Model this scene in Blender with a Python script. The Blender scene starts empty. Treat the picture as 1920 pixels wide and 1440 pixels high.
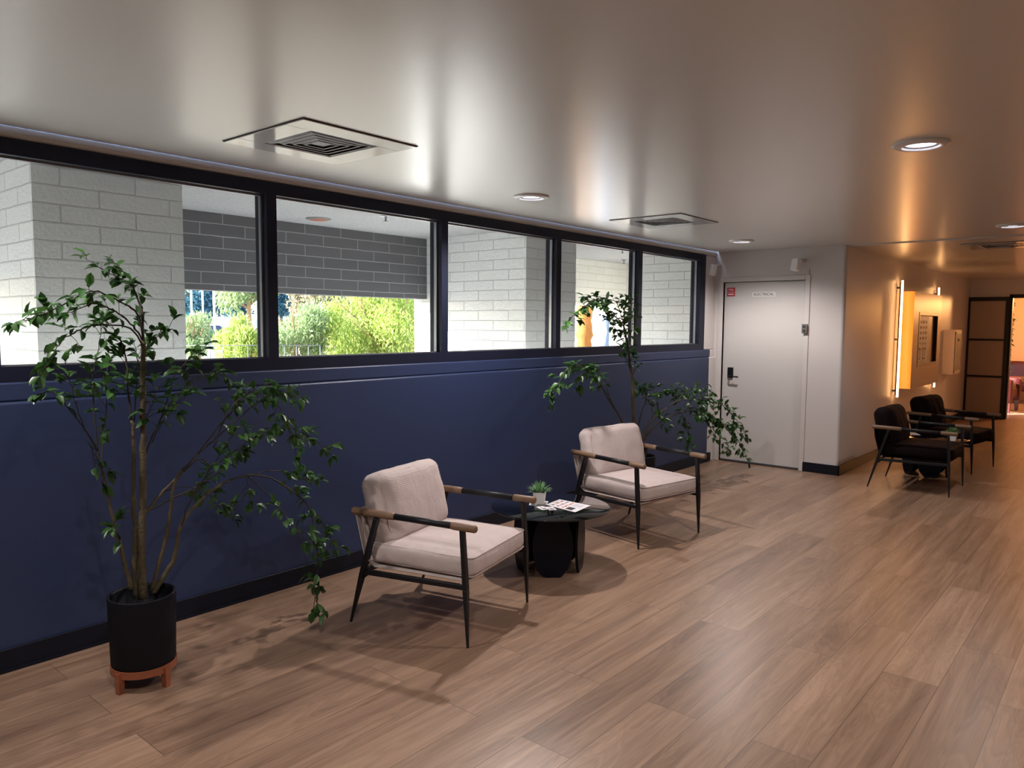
import bpy, bmesh, math, random
from mathutils import Vector, Matrix, noise
PI=math.pi
S=bpy.context.scene
COL=S.collection
random.seed(7)
V=Vector
# ------------------------------------------------------------------ camera
FPX=1412.14; YAW=.6993; PITCH=.0793; ROLL=.0075; CAM=V((0,-3.8762,1.5874))
_F=V((math.cos(YAW)*math.cos(PITCH),math.sin(YAW)*math.cos(PITCH),-math.sin(PITCH)))
_r=_F.cross(V((0,0,1))).normalized(); _u=_r.cross(_F)
_R=_r*math.cos(ROLL)+_u*math.sin(ROLL); _U=-_r*math.sin(ROLL)+_u*math.cos(ROLL)
cd=bpy.data.cameras.new('camera'); cam=bpy.data.objects.new('camera',cd); COL.objects.link(cam)
m=Matrix((( _R.x,_U.x,-_F.x),(_R.y,_U.y,-_F.y),(_R.z,_U.z,-_F.z))).to_4x4(); m.translation=CAM
cam.matrix_world=m; cd.sensor_width=36; cd.lens=FPX/1920*36; cd.clip_start=.05; cd.clip_end=500
S.camera=cam
def at(px,py,Y):
    """world point that lies at depth plane Y on the sight line (used for tracing the branches)"""
    d=_F+_R*((px-960)/FPX)-_U*((py-720)/FPX)
    return CAM+d*((Y-CAM.y)/d.y)
# ------------------------------------------------------------------ material helpers
def mat(name):
    m=bpy.data.materials.new(name); m.use_nodes=True
    nt=m.node_tree; nt.nodes.clear()
    out=nt.nodes.new('ShaderNodeOutputMaterial')
    return m,nt,out
def N(nt,t,**k):
    n=nt.nodes.new(t)
    for a,b in k.items():
        if a in n.inputs: n.inputs[a].default_value=b
        else: setattr(n,a,b)
    return n
def rgb(c): return (c[0],c[1],c[2],1)
def pbr(name,col,rough=.5,metal=0,spec=.5,bump=0,bscale=40,var=0,vscale=8,stretch=(1,1,1),emit=None,estr=0,sheen=0,coat=0):
    m,nt,out=mat(name)
    b=N(nt,'ShaderNodeBsdfPrincipled'); nt.links.new(b.outputs[0],out.inputs[0])
    b.inputs['Base Color'].default_value=rgb(col); b.inputs['Roughness'].default_value=rough
    b.inputs['Metallic'].default_value=metal; b.inputs['Specular IOR Level'].default_value=spec
    if sheen: b.inputs['Sheen Weight'].default_value=sheen
    if coat: b.inputs['Coat Weight'].default_value=coat; b.inputs['Coat Roughness'].default_value=.26; b.inputs['Coat IOR'].default_value=1.6
    if emit: b.inputs['Emission Color'].default_value=rgb(emit); b.inputs['Emission Strength'].default_value=estr
    if bump or var:
        tc=N(nt,'ShaderNodeTexCoord'); mp=N(nt,'ShaderNodeMapping'); mp.inputs['Scale'].default_value=stretch
        nt.links.new(tc.outputs['Object'],mp.inputs[0])
        if bump:
            no=N(nt,'ShaderNodeTexNoise',Scale=bscale,Detail=4); nt.links.new(mp.outputs[0],no.inputs['Vector'])
            bp=N(nt,'ShaderNodeBump',Strength=bump,Distance=.01); nt.links.new(no.outputs['Fac'],bp.inputs['Height'])
            nt.links.new(bp.outputs[0],b.inputs['Normal'])
        if var:
            n2=N(nt,'ShaderNodeTexNoise',Scale=vscale,Detail=5); nt.links.new(mp.outputs[0],n2.inputs['Vector'])
            mx=N(nt,'ShaderNodeMix',data_type='RGBA')
            mx.inputs[6].default_value=rgb([c*(1-var) for c in col]); mx.inputs[7].default_value=rgb([min(1,c*(1+var)) for c in col])
            nt.links.new(n2.outputs['Fac'],mx.inputs[0]); nt.links.new(mx.outputs[2],b.inputs['Base Color'])
    return m
def emis(name,col,s):
    m,nt,out=mat(name); e=N(nt,'ShaderNodeEmission'); e.inputs[0].default_value=rgb(col); e.inputs[1].default_value=s
    nt.links.new(e.outputs[0],out.inputs[0]); return m
def glass(name,tint,refl=1.0,rough=.0,ior=1.5,base=(0,0,0),bmix=0):
    m,nt,out=mat(name)
    t=N(nt,'ShaderNodeBsdfTransparent'); t.inputs[0].default_value=rgb(tint)
    g=N(nt,'ShaderNodeBsdfGlossy',Roughness=rough)
    lw=N(nt,'ShaderNodeLayerWeight',Blend=.5)   # Schlick: same answer on both faces of the sheet
    pw=N(nt,'ShaderNodeMath',operation='POWER'); pw.inputs[1].default_value=5; nt.links.new(lw.outputs['Facing'],pw.inputs[0])
    fr=N(nt,'ShaderNodeMath',operation='MULTIPLY_ADD'); fr.inputs[1].default_value=.96; fr.inputs[2].default_value=.04; nt.links.new(pw.outputs[0],fr.inputs[0])
    mu=N(nt,'ShaderNodeMath',operation='MULTIPLY'); mu.inputs[1].default_value=refl; mu.use_clamp=True
    mx=N(nt,'ShaderNodeMixShader')
    nt.links.new(fr.outputs[0],mu.inputs[0]); nt.links.new(mu.outputs[0],mx.inputs[0])
    nt.links.new(t.outputs[0],mx.inputs[1]); nt.links.new(g.outputs[0],mx.inputs[2])
    nt.links.new(mx.outputs[0],out.inputs[0]); return m
def leafmat(name,c1,c2,trans=.4,rough=.5,spec=.3):
    m,nt,out=mat(name)
    gi=N(nt,'ShaderNodeNewGeometry')
    mx=N(nt,'ShaderNodeMix',data_type='RGBA'); mx.inputs[6].default_value=rgb(c1); mx.inputs[7].default_value=rgb(c2)
    nt.links.new(gi.outputs['Random Per Island'],mx.inputs[0])
    p=N(nt,'ShaderNodeBsdfPrincipled',Roughness=rough); p.inputs['Specular IOR Level'].default_value=spec
    nt.links.new(mx.outputs[2],p.inputs['Base Color'])
    t=N(nt,'ShaderNodeBsdfTranslucent'); nt.links.new(mx.outputs[2],t.inputs[0])
    ms=N(nt,'ShaderNodeMixShader'); ms.inputs[0].default_value=trans
    nt.links.new(p.outputs[0],ms.inputs[1]); nt.links.new(t.outputs[0],ms.inputs[2]); nt.links.new(ms.outputs[0],out.inputs[0])
    return m
def block(name,c1,c2,mortar,bumpv=.6,shift=(0,0),rough=.6,grain=.35):
    """painted slump-block masonry, 0.41 x 0.102 m courses, worked out on the wall face itself"""
    m,nt,out=mat(name)
    g=N(nt,'ShaderNodeNewGeometry'); sp=N(nt,'ShaderNodeSeparateXYZ'); sn=N(nt,'ShaderNodeSeparateXYZ')
    nt.links.new(g.outputs['Position'],sp.inputs[0]); nt.links.new(g.outputs['True Normal'],sn.inputs[0])
    ab=N(nt,'ShaderNodeMath',operation='ABSOLUTE'); nt.links.new(sn.outputs[1],ab.inputs[0])
    gt=N(nt,'ShaderNodeMath',operation='GREATER_THAN'); gt.inputs[1].default_value=.5; nt.links.new(ab.outputs[0],gt.inputs[0])
    mi=N(nt,'ShaderNodeMix',data_type='FLOAT'); nt.links.new(gt.outputs[0],mi.inputs[0]); nt.links.new(sp.outputs[1],mi.inputs[2]); nt.links.new(sp.outputs[0],mi.inputs[3])
    cb=N(nt,'ShaderNodeCombineXYZ'); nt.links.new(mi.outputs[0],cb.inputs[0]); nt.links.new(sp.outputs[2],cb.inputs[1])
    mp=N(nt,'ShaderNodeMapping'); mp.inputs['Location'].default_value=(shift[0],shift[1],0); nt.links.new(cb.outputs[0],mp.inputs[0])
    # wobble so joints look hand-laid
    nz=N(nt,'ShaderNodeTexNoise',Scale=9,Detail=2); nt.links.new(g.outputs['Position'],nz.inputs['Vector'])
    va=N(nt,'ShaderNodeVectorMath',operation='SCALE'); va.inputs['Scale'].default_value=.007; nt.links.new(nz.outputs['Color'],va.inputs[0])
    vb=N(nt,'ShaderNodeVectorMath',operation='ADD'); nt.links.new(mp.outputs[0],vb.inputs[0]); nt.links.new(va.outputs[0],vb.inputs[1])
    br=N(nt,'ShaderNodeTexBrick'); nt.links.new(vb.outputs[0],br.inputs['Vector'])
    br.inputs['Scale'].default_value=1; br.inputs['Brick Width'].default_value=.41; br.inputs['Row Height'].default_value=.1016
    br.inputs['Mortar Size'].default_value=.0042; br.inputs['Mortar Smooth'].default_value=.35; br.inputs['Bias'].default_value=0
    br.inputs['Color1'].default_value=rgb(c1); br.inputs['Color2'].default_value=rgb(c2); br.inputs['Mortar'].default_value=rgb(mortar)
    b=N(nt,'ShaderNodeBsdfPrincipled',Roughness=rough); nt.links.new(br.outputs['Color'],b.inputs['Base Color'])
    n2=N(nt,'ShaderNodeTexNoise',Scale=45,Detail=5,Roughness=.6); nt.links.new(g.outputs['Position'],n2.inputs['Vector'])
    ml=N(nt,'ShaderNodeMath',operation='MULTIPLY'); ml.inputs[1].default_value=grain; nt.links.new(n2.outputs['Fac'],ml.inputs[0])
    ad=N(nt,'ShaderNodeMath',operation='ADD'); nt.links.new(br.outputs['Fac'],ad.inputs[0]); nt.links.new(ml.outputs[0],ad.inputs[1])
    bp=N(nt,'ShaderNodeBump',Strength=bumpv,Distance=.018); nt.links.new(ad.outputs[0],bp.inputs['Height']); nt.links.new(bp.outputs[0],b.inputs['Normal'])
    nt.links.new(b.outputs[0],out.inputs[0]); return m
def floormat():
    m,nt,out=mat('oak_plank_floor')
    tc=N(nt,'ShaderNodeTexCoord'); mp=N(nt,'ShaderNodeMapping'); mp.inputs['Location'].default_value=(.31,.064,0)
    nt.links.new(tc.outputs['Object'],mp.inputs[0])
    br=N(nt,'ShaderNodeTexBrick',offset=.37,offset_frequency=2); nt.links.new(mp.outputs[0],br.inputs['Vector'])
    br.inputs['Scale'].default_value=1; br.inputs['Brick Width'].default_value=1.52; br.inputs['Row Height'].default_value=.228
    br.inputs['Mortar Size'].default_value=.0012; br.inputs['Mortar Smooth'].default_value=0
    br.inputs['Color1'].default_value=(0,0,0,1); br.inputs['Color2'].default_value=(1,1,1,1); br.inputs['Mortar'].default_value=(.5,.5,.5,1)
    sp=N(nt,'ShaderNodeSeparateXYZ'); nt.links.new(mp.outputs[0],sp.inputs[0])
    sc=N(nt,'ShaderNodeSeparateColor'); nt.links.new(br.outputs['Color'],sc.inputs[0])
    k=N(nt,'ShaderNodeMath',operation='MULTIPLY'); k.inputs[1].default_value=37; nt.links.new(sc.outputs[0],k.inputs[0])
    def grain(sx,sy,scale,det,dist):
        cb=N(nt,'ShaderNodeCombineXYZ')
        a=N(nt,'ShaderNodeMath',operation='MULTIPLY'); a.inputs[1].default_value=sx; nt.links.new(sp.outputs[0],a.inputs[0])
        b=N(nt,'ShaderNodeMath',operation='MULTIPLY'); b.inputs[1].default_value=sy; nt.links.new(sp.outputs[1],b.inputs[0])
        nt.links.new(a.outputs[0],cb.inputs[0]); nt.links.new(b.outputs[0],cb.inputs[1]); nt.links.new(k.outputs[0],cb.inputs[2])
        n=N(nt,'ShaderNodeTexNoise',Scale=scale,Detail=det,Distortion=dist,Roughness=.6); nt.links.new(cb.outputs[0],n.inputs['Vector']); return n
    g1=grain(.42,4.0,1.5,3,.9); g2=grain(.5,17,3,5,.5)
    # cathedral rings
    wv=N(nt,'ShaderNodeMath',operation='SINE'); w0=N(nt,'ShaderNodeMath',operation='MULTIPLY'); w0.inputs[1].default_value=95
    nt.links.new(g1.outputs['Fac'],w0.inputs[0]); nt.links.new(w0.outputs[0],wv.inputs[0])
    def mth(op,a,b):
        n=N(nt,'ShaderNodeMath',operation=op)
        for i,x in enumerate((a,b)):
            if isinstance(x,(int,float)): n.inputs[i].default_value=x
            else: nt.links.new(x,n.inputs[i])
        return n.outputs[0]
    v=mth('ADD',mth('MULTIPLY',wv.outputs[0],.035),mth('MULTIPLY',g2.outputs['Fac'],.45))
    v=mth('ADD',v,mth('MULTIPLY',g1.outputs['Fac'],.59))
    v=mth('ADD',v,mth('MULTIPLY',mth('SUBTRACT',sc.outputs[0],.5),.16))
    rp=N(nt,'ShaderNodeValToRGB'); nt.links.new(v,rp.inputs[0])
    e=rp.color_ramp.elements; e[0].position=.28; e[0].color=(.15,.09,.06,1); e[1].position=.74; e[1].color=(.40,.262,.18,1)
    x=e.new(.52); x.color=(.275,.176,.117,1)
    mx=N(nt,'ShaderNodeMix',data_type='RGBA'); nt.links.new(br.outputs['Fac'],mx.inputs[0]); nt.links.new(rp.outputs[0],mx.inputs[6]); mx.inputs[7].default_value=(.09,.055,.035,1)
    b=N(nt,'ShaderNodeBsdfPrincipled'); nt.links.new(mx.outputs[2],b.inputs['Base Color'])
    b.inputs['Specular IOR Level'].default_value=.55
    rr=mth('ADD',mth('MULTIPLY',g2.outputs['Fac'],.2),.24); nt.links.new(rr,b.inputs['Roughness'])
    bp=N(nt,'ShaderNodeBump',Strength=.25,Distance=.002); hh=mth('SUBTRACT',mth('MULTIPLY',v,.8),mth('MULTIPLY',br.outputs['Fac'],.6))
    nt.links.new(hh,bp.inputs['Height']); nt.links.new(bp.outputs[0],b.inputs['Normal'])
    nt.links.new(b.outputs[0],out.inputs[0]); return m
def fabric(name,c,rib=260,bump=.3,wr=.35,sheen=.3):
    m,nt,out=mat(name)
    tc=N(nt,'ShaderNodeTexCoord')
    sp=N(nt,'ShaderNodeSeparateXYZ'); nt.links.new(tc.outputs['Object'],sp.inputs[0])
    a=N(nt,'ShaderNodeMath',operation='ADD'); nt.links.new(sp.outputs[2],a.inputs[0]); nt.links.new(sp.outputs[0],a.inputs[1])
    s=N(nt,'ShaderNodeMath',operation='MULTIPLY'); s.inputs[1].default_value=rib*2*PI/2.2; nt.links.new(a.outputs[0],s.inputs[0])
    si=N(nt,'ShaderNodeMath',operation='SINE'); nt.links.new(s.outputs[0],si.inputs[0])
    b1=N(nt,'ShaderNodeBump',Strength=bump,Distance=.0012); nt.links.new(si.outputs[0],b1.inputs['Height'])
    mp=N(nt,'ShaderNodeMapping'); mp.inputs['Scale'].default_value=(3,9,5); nt.links.new(tc.outputs['Object'],mp.inputs[0])
    n=N(nt,'ShaderNodeTexNoise',Scale=1.6,Detail=3,Distortion=.8); nt.links.new(mp.outputs[0],n.inputs['Vector'])
    b2=N(nt,'ShaderNodeBump',Strength=wr,Distance=.02); nt.links.new(n.outputs['Fac'],b2.inputs['Height']); nt.links.new(b1.outputs[0],b2.inputs['Normal'])
    n3=N(nt,'ShaderNodeTexNoise',Scale=14,Detail=4); nt.links.new(tc.outputs['Object'],n3.inputs['Vector'])
    mx=N(nt,'ShaderNodeMix',data_type='RGBA'); mx.inputs[6].default_value=rgb([x*.86 for x in c]); mx.inputs[7].default_value=rgb([x*1.1 for x in c]); nt.links.new(n3.outputs['Fac'],mx.inputs[0])
    p=N(nt,'ShaderNodeBsdfPrincipled',Roughness=.85); nt.links.new(mx.outputs[2],p.inputs['Base Color']); nt.links.new(b2.outputs[0],p.inputs['Normal'])
    p.inputs['Sheen Weight'].default_value=sheen; p.inputs['Specular IOR Level'].default_value=.1
    nt.links.new(p.outputs[0],out.inputs[0]); return m

M={}
M['floor']=floormat()
M['ceil']=pbr('ceiling_satin_paint',(.67,.645,.615),rough=.36,spec=.6,bump=.12,bscale=2.2,stretch=(1,1,1),coat=.5)
M['ceil_far']=M['ceil']
M['white']=pbr('white_satin_wall_paint',(.66,.63,.62),rough=.38,bump=.12,bscale=5)
M['door']=pbr('white_door_gloss_paint',(.66,.645,.63),rough=.35,bump=.02,bscale=6)
M['trimw']=pbr('white_trim_paint',(.66,.64,.62),rough=.35)
M['blue']=pbr('navy_blue_wall_paint',(.021,.036,.095),rough=.45,bump=.06,bscale=9)
M['bluebase']=pbr('dark_vinyl_base',(.006,.008,.016),rough=.45,spec=.25)
M['wsens']=pbr('bright_white_plastic',(.88,.88,.87),rough=.4)
M['mattew']=pbr('matte_white_plaster',(.60,.58,.56),rough=.8)
M['frame']=pbr('dark_bronze_window_frame',(.009,.012,.028),rough=.45,spec=.25,metal=.0,bump=.02)
M['reveal']=pbr('mill_aluminium_stop',(.35,.35,.36),rough=.35,metal=.8)
M['glass']=glass('window_glass',(.93,.95,.95),refl=1.15)
M['pier']=block('white_painted_slump_block',(.76,.765,.75),(.80,.80,.785),(.60,.60,.59),bumpv=1.0)
M['fascia']=block('charcoal_painted_block',(.085,.085,.095),(.10,.10,.11),(.30,.30,.31),bumpv=.4,shift=(.1,.02))
M['fasciaw']=block('cream_painted_block',(.72,.71,.66),(.68,.67,.62),(.5,.48,.43),bumpv=.5,shift=(.15,.02))
M['soffit']=pbr('sprayed_stucco_soffit',(.33,.33,.335),rough=.9,bump=1,bscale=55,var=.45,vscale=55)
M['concrete']=pbr('pale_concrete',(.25,.25,.25),rough=.9,var=.1)
M['cream']=fabric('cream_ribbed_upholstery',(.55,.475,.46),sheen=.1)
M['sling']=fabric('cream_sling_cloth',(.50,.43,.40),wr=.1)
M['brown']=fabric('dark_plum_velvet',(.008,.0035,.005),rib=300,bump=.1,wr=.6,sheen=.0)
M['blackm']=pbr('black_powder_coated_steel',(.008,.009,.012),rough=.45,spec=.35)
M['wood']=pbr('walnut_armrest_wood',(.19,.115,.068),rough=.5,var=.35,vscale=6,stretch=(1,14,14))
M['woodr']=pbr('reddish_stand_wood',(.30,.095,.045),rough=.45,var=.3,vscale=10,stretch=(1,1,5))
M['tglass']=glass('smoked_table_glass',(.20,.21,.23),refl=1.9)
M['petal']=pbr('black_lacquered_board',(.003,.004,.009),rough=.4,spec=.18)
M['pot']=pbr('black_ribbed_planter',(.005,.006,.011),rough=.6,spec=.25)
M['soil']=pbr('dark_soil',(.01,.009,.008),rough=1)
M['bark']=pbr('mossy_bark',(.085,.068,.035),rough=.8,bump=.6,bscale=60,var=.45,vscale=25)
M['twig']=pbr('dark_twig',(.03,.022,.018),rough=.7)
M['leaf']=leafmat('ficus_leaf',(.020,.070,.020),(.06,.16,.035),trans=.25,rough=.38,spec=.5)
M['grass']=leafmat('tuft_leaf',(.10,.25,.09),(.32,.50,.28),trans=.2)
M['wpot']=pbr('white_ceramic',(.7,.68,.66),rough=.4)
M['paper']=pbr('white_paper',(.75,.74,.78),rough=.5)
M['ink']=pbr('dark_print',(.03,.03,.04),rough=.6); M['inkr']=pbr('maroon_print',(.20,.03,.04),rough=.6)
M['inko']=pbr('orange_print',(.7,.2,.04),rough=.6); M['inkb']=pbr('grey_blue_print',(.25,.27,.38),rough=.6)
M['vent']=pbr('gloss_white_metal_plate',(.62,.62,.63),rough=.12,spec=.9)
M['ventd']=pbr('duct_shade',(.03,.03,.035),rough=.6); M['slat']=pbr('vent_louvre_shade',(.10,.10,.11),rough=.35)  # dark tones put the shade inside the vent into the colour
M['edge']=pbr('painted_gap_shadow',(.04,.03,.03),rough=.8)  # dark colour standing in for the shadow in narrow gaps
M['lens']=emis('downlight_lens',(.86,.86,1),9.0)
M['baf']=pbr('downlight_baffle',(.6,.6,.62),rough=.25)
M['red']=pbr('red_sign_plastic',(.55,.02,.035),rough=.4); M['redw']=pbr('white_lettering',(.85,.8,.8),rough=.5)
M['led']=emis('warm_led_strip',(1,.50,.19),16)
M['tan']=pbr('tan_laminate',(.34,.25,.17),rough=.35)
M['yellow']=pbr('amber_lit_side',(.78,.38,.07),rough=.4)  # orange glow of the adjacent light bar put into the side colour
M['display']=pbr('display_recess_dark',(.05,.022,.015),rough=.35)
M['pinkw']=pbr('cabinet_white_warm_lit',(.8,.62,.58),rough=.35)  # pink of the warm light put into the white base colour
M['frost']=pbr('frosted_door_panel',(.42,.33,.27),rough=.45)
M['sofa']=pbr('oxblood_leather',(.06,.008,.008),rough=.4); M['sofa2']=pbr('brown_cushion_cloth',(.14,.07,.06),rough=.8)
M['warmwall']=pbr('warm_room_wall',(.75,.55,.33),rough=.6)
M['grey']=pbr('grey_plastic',(.16,.16,.15),rough=.4)
M['steel']=pbr('galvanised_steel',(.35,.35,.36),rough=.4,metal=.7)
M['ground']=pbr('dry_ground',(.22,.19,.14),rough=1,var=.3,vscale=.4)
M['road']=pbr('asphalt',(.16,.15,.19),rough=.95,var=.1)
M['treeA']=leafmat('palo_verde_foliage',(.28,.38,.06),(.50,.58,.17),trans=.5)
M['treeB']=leafmat('grey_green_foliage',(.20,.29,.11),(.40,.48,.24),trans=.45)
M['treeC']=leafmat('dark_blue_green_foliage',(.03,.12,.15),(.12,.26,.32),trans=.3)
M['treeD']=leafmat('tawny_foliage',(.22,.19,.10),(.45,.40,.27),trans=.35)
M['trunk']=pbr('tan_tree_bark',(.35,.22,.11),rough=.9,bump=.5,bscale=20)
M['palm']=pbr('orange_palm_bark',(.30,.12,.025),rough=.9,bump=1,bscale=30,var=.5,vscale=26,stretch=(1,1,.5))
M['house']=pbr('pale_house_wall',(.7,.66,.6),rough=.9); M['bluewin']=pbr('blue_shutter',(.16,.26,.45),rough=.5)
M['carp']=pbr('dark_blue_car_paint',(.03,.04,.09),rough=.25)
M['pole']=pbr('white_painted_pole',(.75,.75,.75),rough=.5)

# ------------------------------------------------------------------ object helpers
def put(name,me,mt,parent=None,loc=None,rot=None):
    o=bpy.data.objects.new(name,me); COL.objects.link(o)
    if mt is not None:
        for x in (mt if isinstance(mt,(list,tuple)) else [mt]): me.materials.append(M[x] if isinstance(x,str) else x)
    if parent: o.parent=parent
    if loc: o.location=loc
    if rot: o.rotation_euler=rot
    return o
def tag(o,label,cat,group=None,kind=None):
    if kind: o['kind']=kind
    if label: o['label']=label
    if cat: o['category']=cat
    if group: o['group']=group
    return o
def thing(name,label,cat,loc=(0,0,0),rz=0,group=None):
    o=bpy.data.objects.new(name,None); COL.objects.link(o); o.location=loc; o.rotation_euler=(0,0,rz)
    o.empty_display_size=.1
    return tag(o,label,cat,group)
class B:
    """collects shapes into one mesh"""
    def __init__(s): s.v=[]; s.f=[]; s.mi=[]; s.sm=[]
    def add(s,v,f,mi=0,sm=False):
        n=len(s.v); s.v+= [tuple(x) for x in v]; s.f+=[tuple(i+n for i in q) for q in f]; s.mi+=[mi]*len(f); s.sm+=[sm]*len(f); return s
    def box(s,a,b,mi=0):
        x0,y0,z0=[min(p,q) for p,q in zip(a,b)]; x1,y1,z1=[max(p,q) for p,q in zip(a,b)]
        return s.add([(x0,y0,z0),(x1,y0,z0),(x1,y1,z0),(x0,y1,z0),(x0,y0,z1),(x1,y0,z1),(x1,y1,z1),(x0,y1,z1)],
              [(0,3,2,1),(4,5,6,7),(0,1,5,4),(1,2,6,5),(2,3,7,6),(3,0,4,7)],mi)
    def bar(s,p,q,w,h,mi=0,up=(0,0,1),w2=None,h2=None):
        p=V(p);q=V(q);d=(q-p).normalized(); a=d.cross(V(up))
        if a.length<1e-4: a=V((1,0,0))
        a.normalize(); b=a.cross(d); w2=w if w2 is None else w2; h2=h if h2 is None else h2
        vs=[p+a*(i*w/2)+b*(j*h/2) for i,j in((-1,-1),(1,-1),(1,1),(-1,1))]+[q+a*(i*w2/2)+b*(j*h2/2) for i,j in((-1,-1),(1,-1),(1,1),(-1,1))]
        return s.add(vs,[(0,1,2,3),(7,6,5,4),(0,4,5,1),(1,5,6,2),(2,6,7,3),(3,7,4,0)],mi)
    def tube(s,pts,rad,n=8,mi=0,cap=True):
        pts=[V(p) for p in pts]; k=len(pts)
        if isinstance(rad,(int,float)): rad=[rad]*k
        vs=[];a=None
        for i,p in enumerate(pts):
            d=(pts[min(i+1,k-1)]-pts[max(i-1,0)]).normalized()
            if a is None: a=d.orthogonal().normalized()
            else:
                a=a-d*a.dot(d); a=a.normalized() if a.length>1e-5 else d.orthogonal().normalized()
            b=d.cross(a)
            for j in range(n):
                t=2*PI*j/n; vs.append(p+(a*math.cos(t)+b*math.sin(t))*rad[i])
        fs=[(i*n+j,i*n+(j+1)%n,(i+1)*n+(j+1)%n,(i+1)*n+j) for i in range(k-1) for j in range(n)]
        if cap: fs+= [tuple(range(n-1,-1,-1)),tuple((k-1)*n+j for j in range(n))]
        return s.add(vs,fs,mi,True)
    def lathe(s,prof,n=32,c=(0,0),mi=0,ripple=0,rn=0,sm=True):
        vs=[]
        for r,z in prof:
            for j in range(n):
                t=2*PI*j/n; rr=r*(1+(ripple*math.cos(rn*t) if ripple else 0)); vs.append((c[0]+rr*math.cos(t),c[1]+rr*math.sin(t),z))
        k=len(prof); fs=[(i*n+j,i*n+(j+1)%n,(i+1)*n+(j+1)%n,(i+1)*n+j) for i in range(k-1) for j in range(n)]
        return s.add(vs,fs,mi,sm)
    def disc(s,c,r,n=32,mi=0,flip=False,thick=0):
        if thick:
            vs=[(c[0]+r*math.cos(2*PI*j/n),c[1]+r*math.sin(2*PI*j/n),z) for z in (c[2],c[2]+thick) for j in range(n)]
            fs=[tuple(range(n-1,-1,-1)),tuple(range(n,2*n))]+[(j,(j+1)%n,n+(j+1)%n,n+j) for j in range(n)]
            return s.add(vs,fs,mi)
        vs=[(c[0]+r*math.cos(2*PI*j/n),c[1]+r*math.sin(2*PI*j/n),c[2]) for j in range(n)]
        return s.add(vs,[tuple(range(n))[::-1 if flip else 1]],mi)
    def mesh(s,name):
        me=bpy.data.meshes.new(name); me.from_pydata(s.v,[],s.f); me.update()
        me.polygons.foreach_set('material_index',s.mi); me.polygons.foreach_set('use_smooth',s.sm)
        return me
    def obj(s,name,mt,parent=None,loc=None,rot=None,bevel=0,seg=2):
        o=put(name,s.mesh(name),mt,parent,loc,rot)
        if bevel:
            md=o.modifiers.new('bevel','BEVEL'); md.width=bevel; md.segments=seg; md.limit_method='ANGLE'; md.angle_limit=.6
            for p in o.data.polygons: p.use_smooth=True
            o.data.set_sharp_from_angle(angle=.7) if hasattr(o.data,'set_sharp_from_angle') else None
        return o
def struct(o,label=None):
    o['kind']='structure'
    if label: o['label']=label
    return o
def text_mesh(txt,size,depth=.001):
    cu=bpy.data.curves.new('lettering','FONT'); cu.body=txt; cu.size=size; cu.extrude=depth; cu.align_x='CENTER'; cu.align_y='CENTER'
    o=bpy.data.objects.new('lettering',cu); COL.objects.link(o)
    bpy.context.view_layer.update()
    me=bpy.data.meshes.new_from_object(o.evaluated_get(bpy.context.evaluated_depsgraph_get()))
    bpy.data.objects.remove(o); bpy.data.curves.remove(cu)
    return me

# ================================================================== ROOM
H=2.44; XE=8.33; YW=-1.4275; XF=15.5; XB=-3.2; YR=-6.4
struct(B().box((XB-.2,YR-.2,-.1),(XF+.1,.2,0)).obj('floor','floor'))
# ceiling: main bay, and the bay beyond the partition corner a finger lower
fl=B()
LIGHTS=[(3.99,-.675),(7.32,-.71),(3.965,-3.02),(7.52,-2.97),(.64,-.69),(.64,-3.02),(3.9,-5.3),(.6,-5.3)]
fl.box((XB-.2,YR-.2,H),(XE+.05,.0,H+.12)); struct(fl.obj('ceiling','ceil'))
struct(B().box((XE+.05,YR-.2,H-.012),(XF+.1,YW+.1,H+.12)).obj('ceiling','ceil'))
# knee wall under the windows
struct(B().box((XB,0,0),(8.17,.16,1.222)).obj('wall_left','blue',bevel=.012,seg=3))
struct(B().box((XB,.014,1.2225),(8.21,.17,1.31)).obj('trim_1','blue',bevel=.01,seg=3))
# header over the windows, bullnosed
hp=[]
for i in range(9):
    t=i/8*PI/2; hp.append((.045-.03*math.sin(t),2.39+.03*(1-math.cos(t))))
b=B(); prof=[(.16,2.39)]+[(y,z) for y,z in hp]+[(.015,2.44),(.16,2.44)]
n=len(prof); b.add([(x,y,z) for x in (XB,8.33) for y,z in prof],[tuple(range(n)),tuple(range(2*n-1,n-1,-1))]+[(i,i+n,(i+1)%n+n,(i+1)%n) for i in range(n)])
struct(b.obj('trim_2','mattew'))
struct(B().box((8.055,.03,1.31),(8.33,.16,2.39)).box((8.17,.0,0),(8.33,.16,1.222)).box((8.21,.02,1.222),(8.33,.16,1.31)).obj('trim_3','white',bevel=.008))
struct(B().box((XB,-.014,0),(8.19,.0,.105)).box((8.17,-.014,0),(8.24,.0,.1)).obj('baseboard_left','bluebase',bevel=.003))
# quarter-round foot of the base
struct(B().box((XB,-.024,0),(8.19,-.014,.012)).obj('trim_4','bluebase'))
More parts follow.
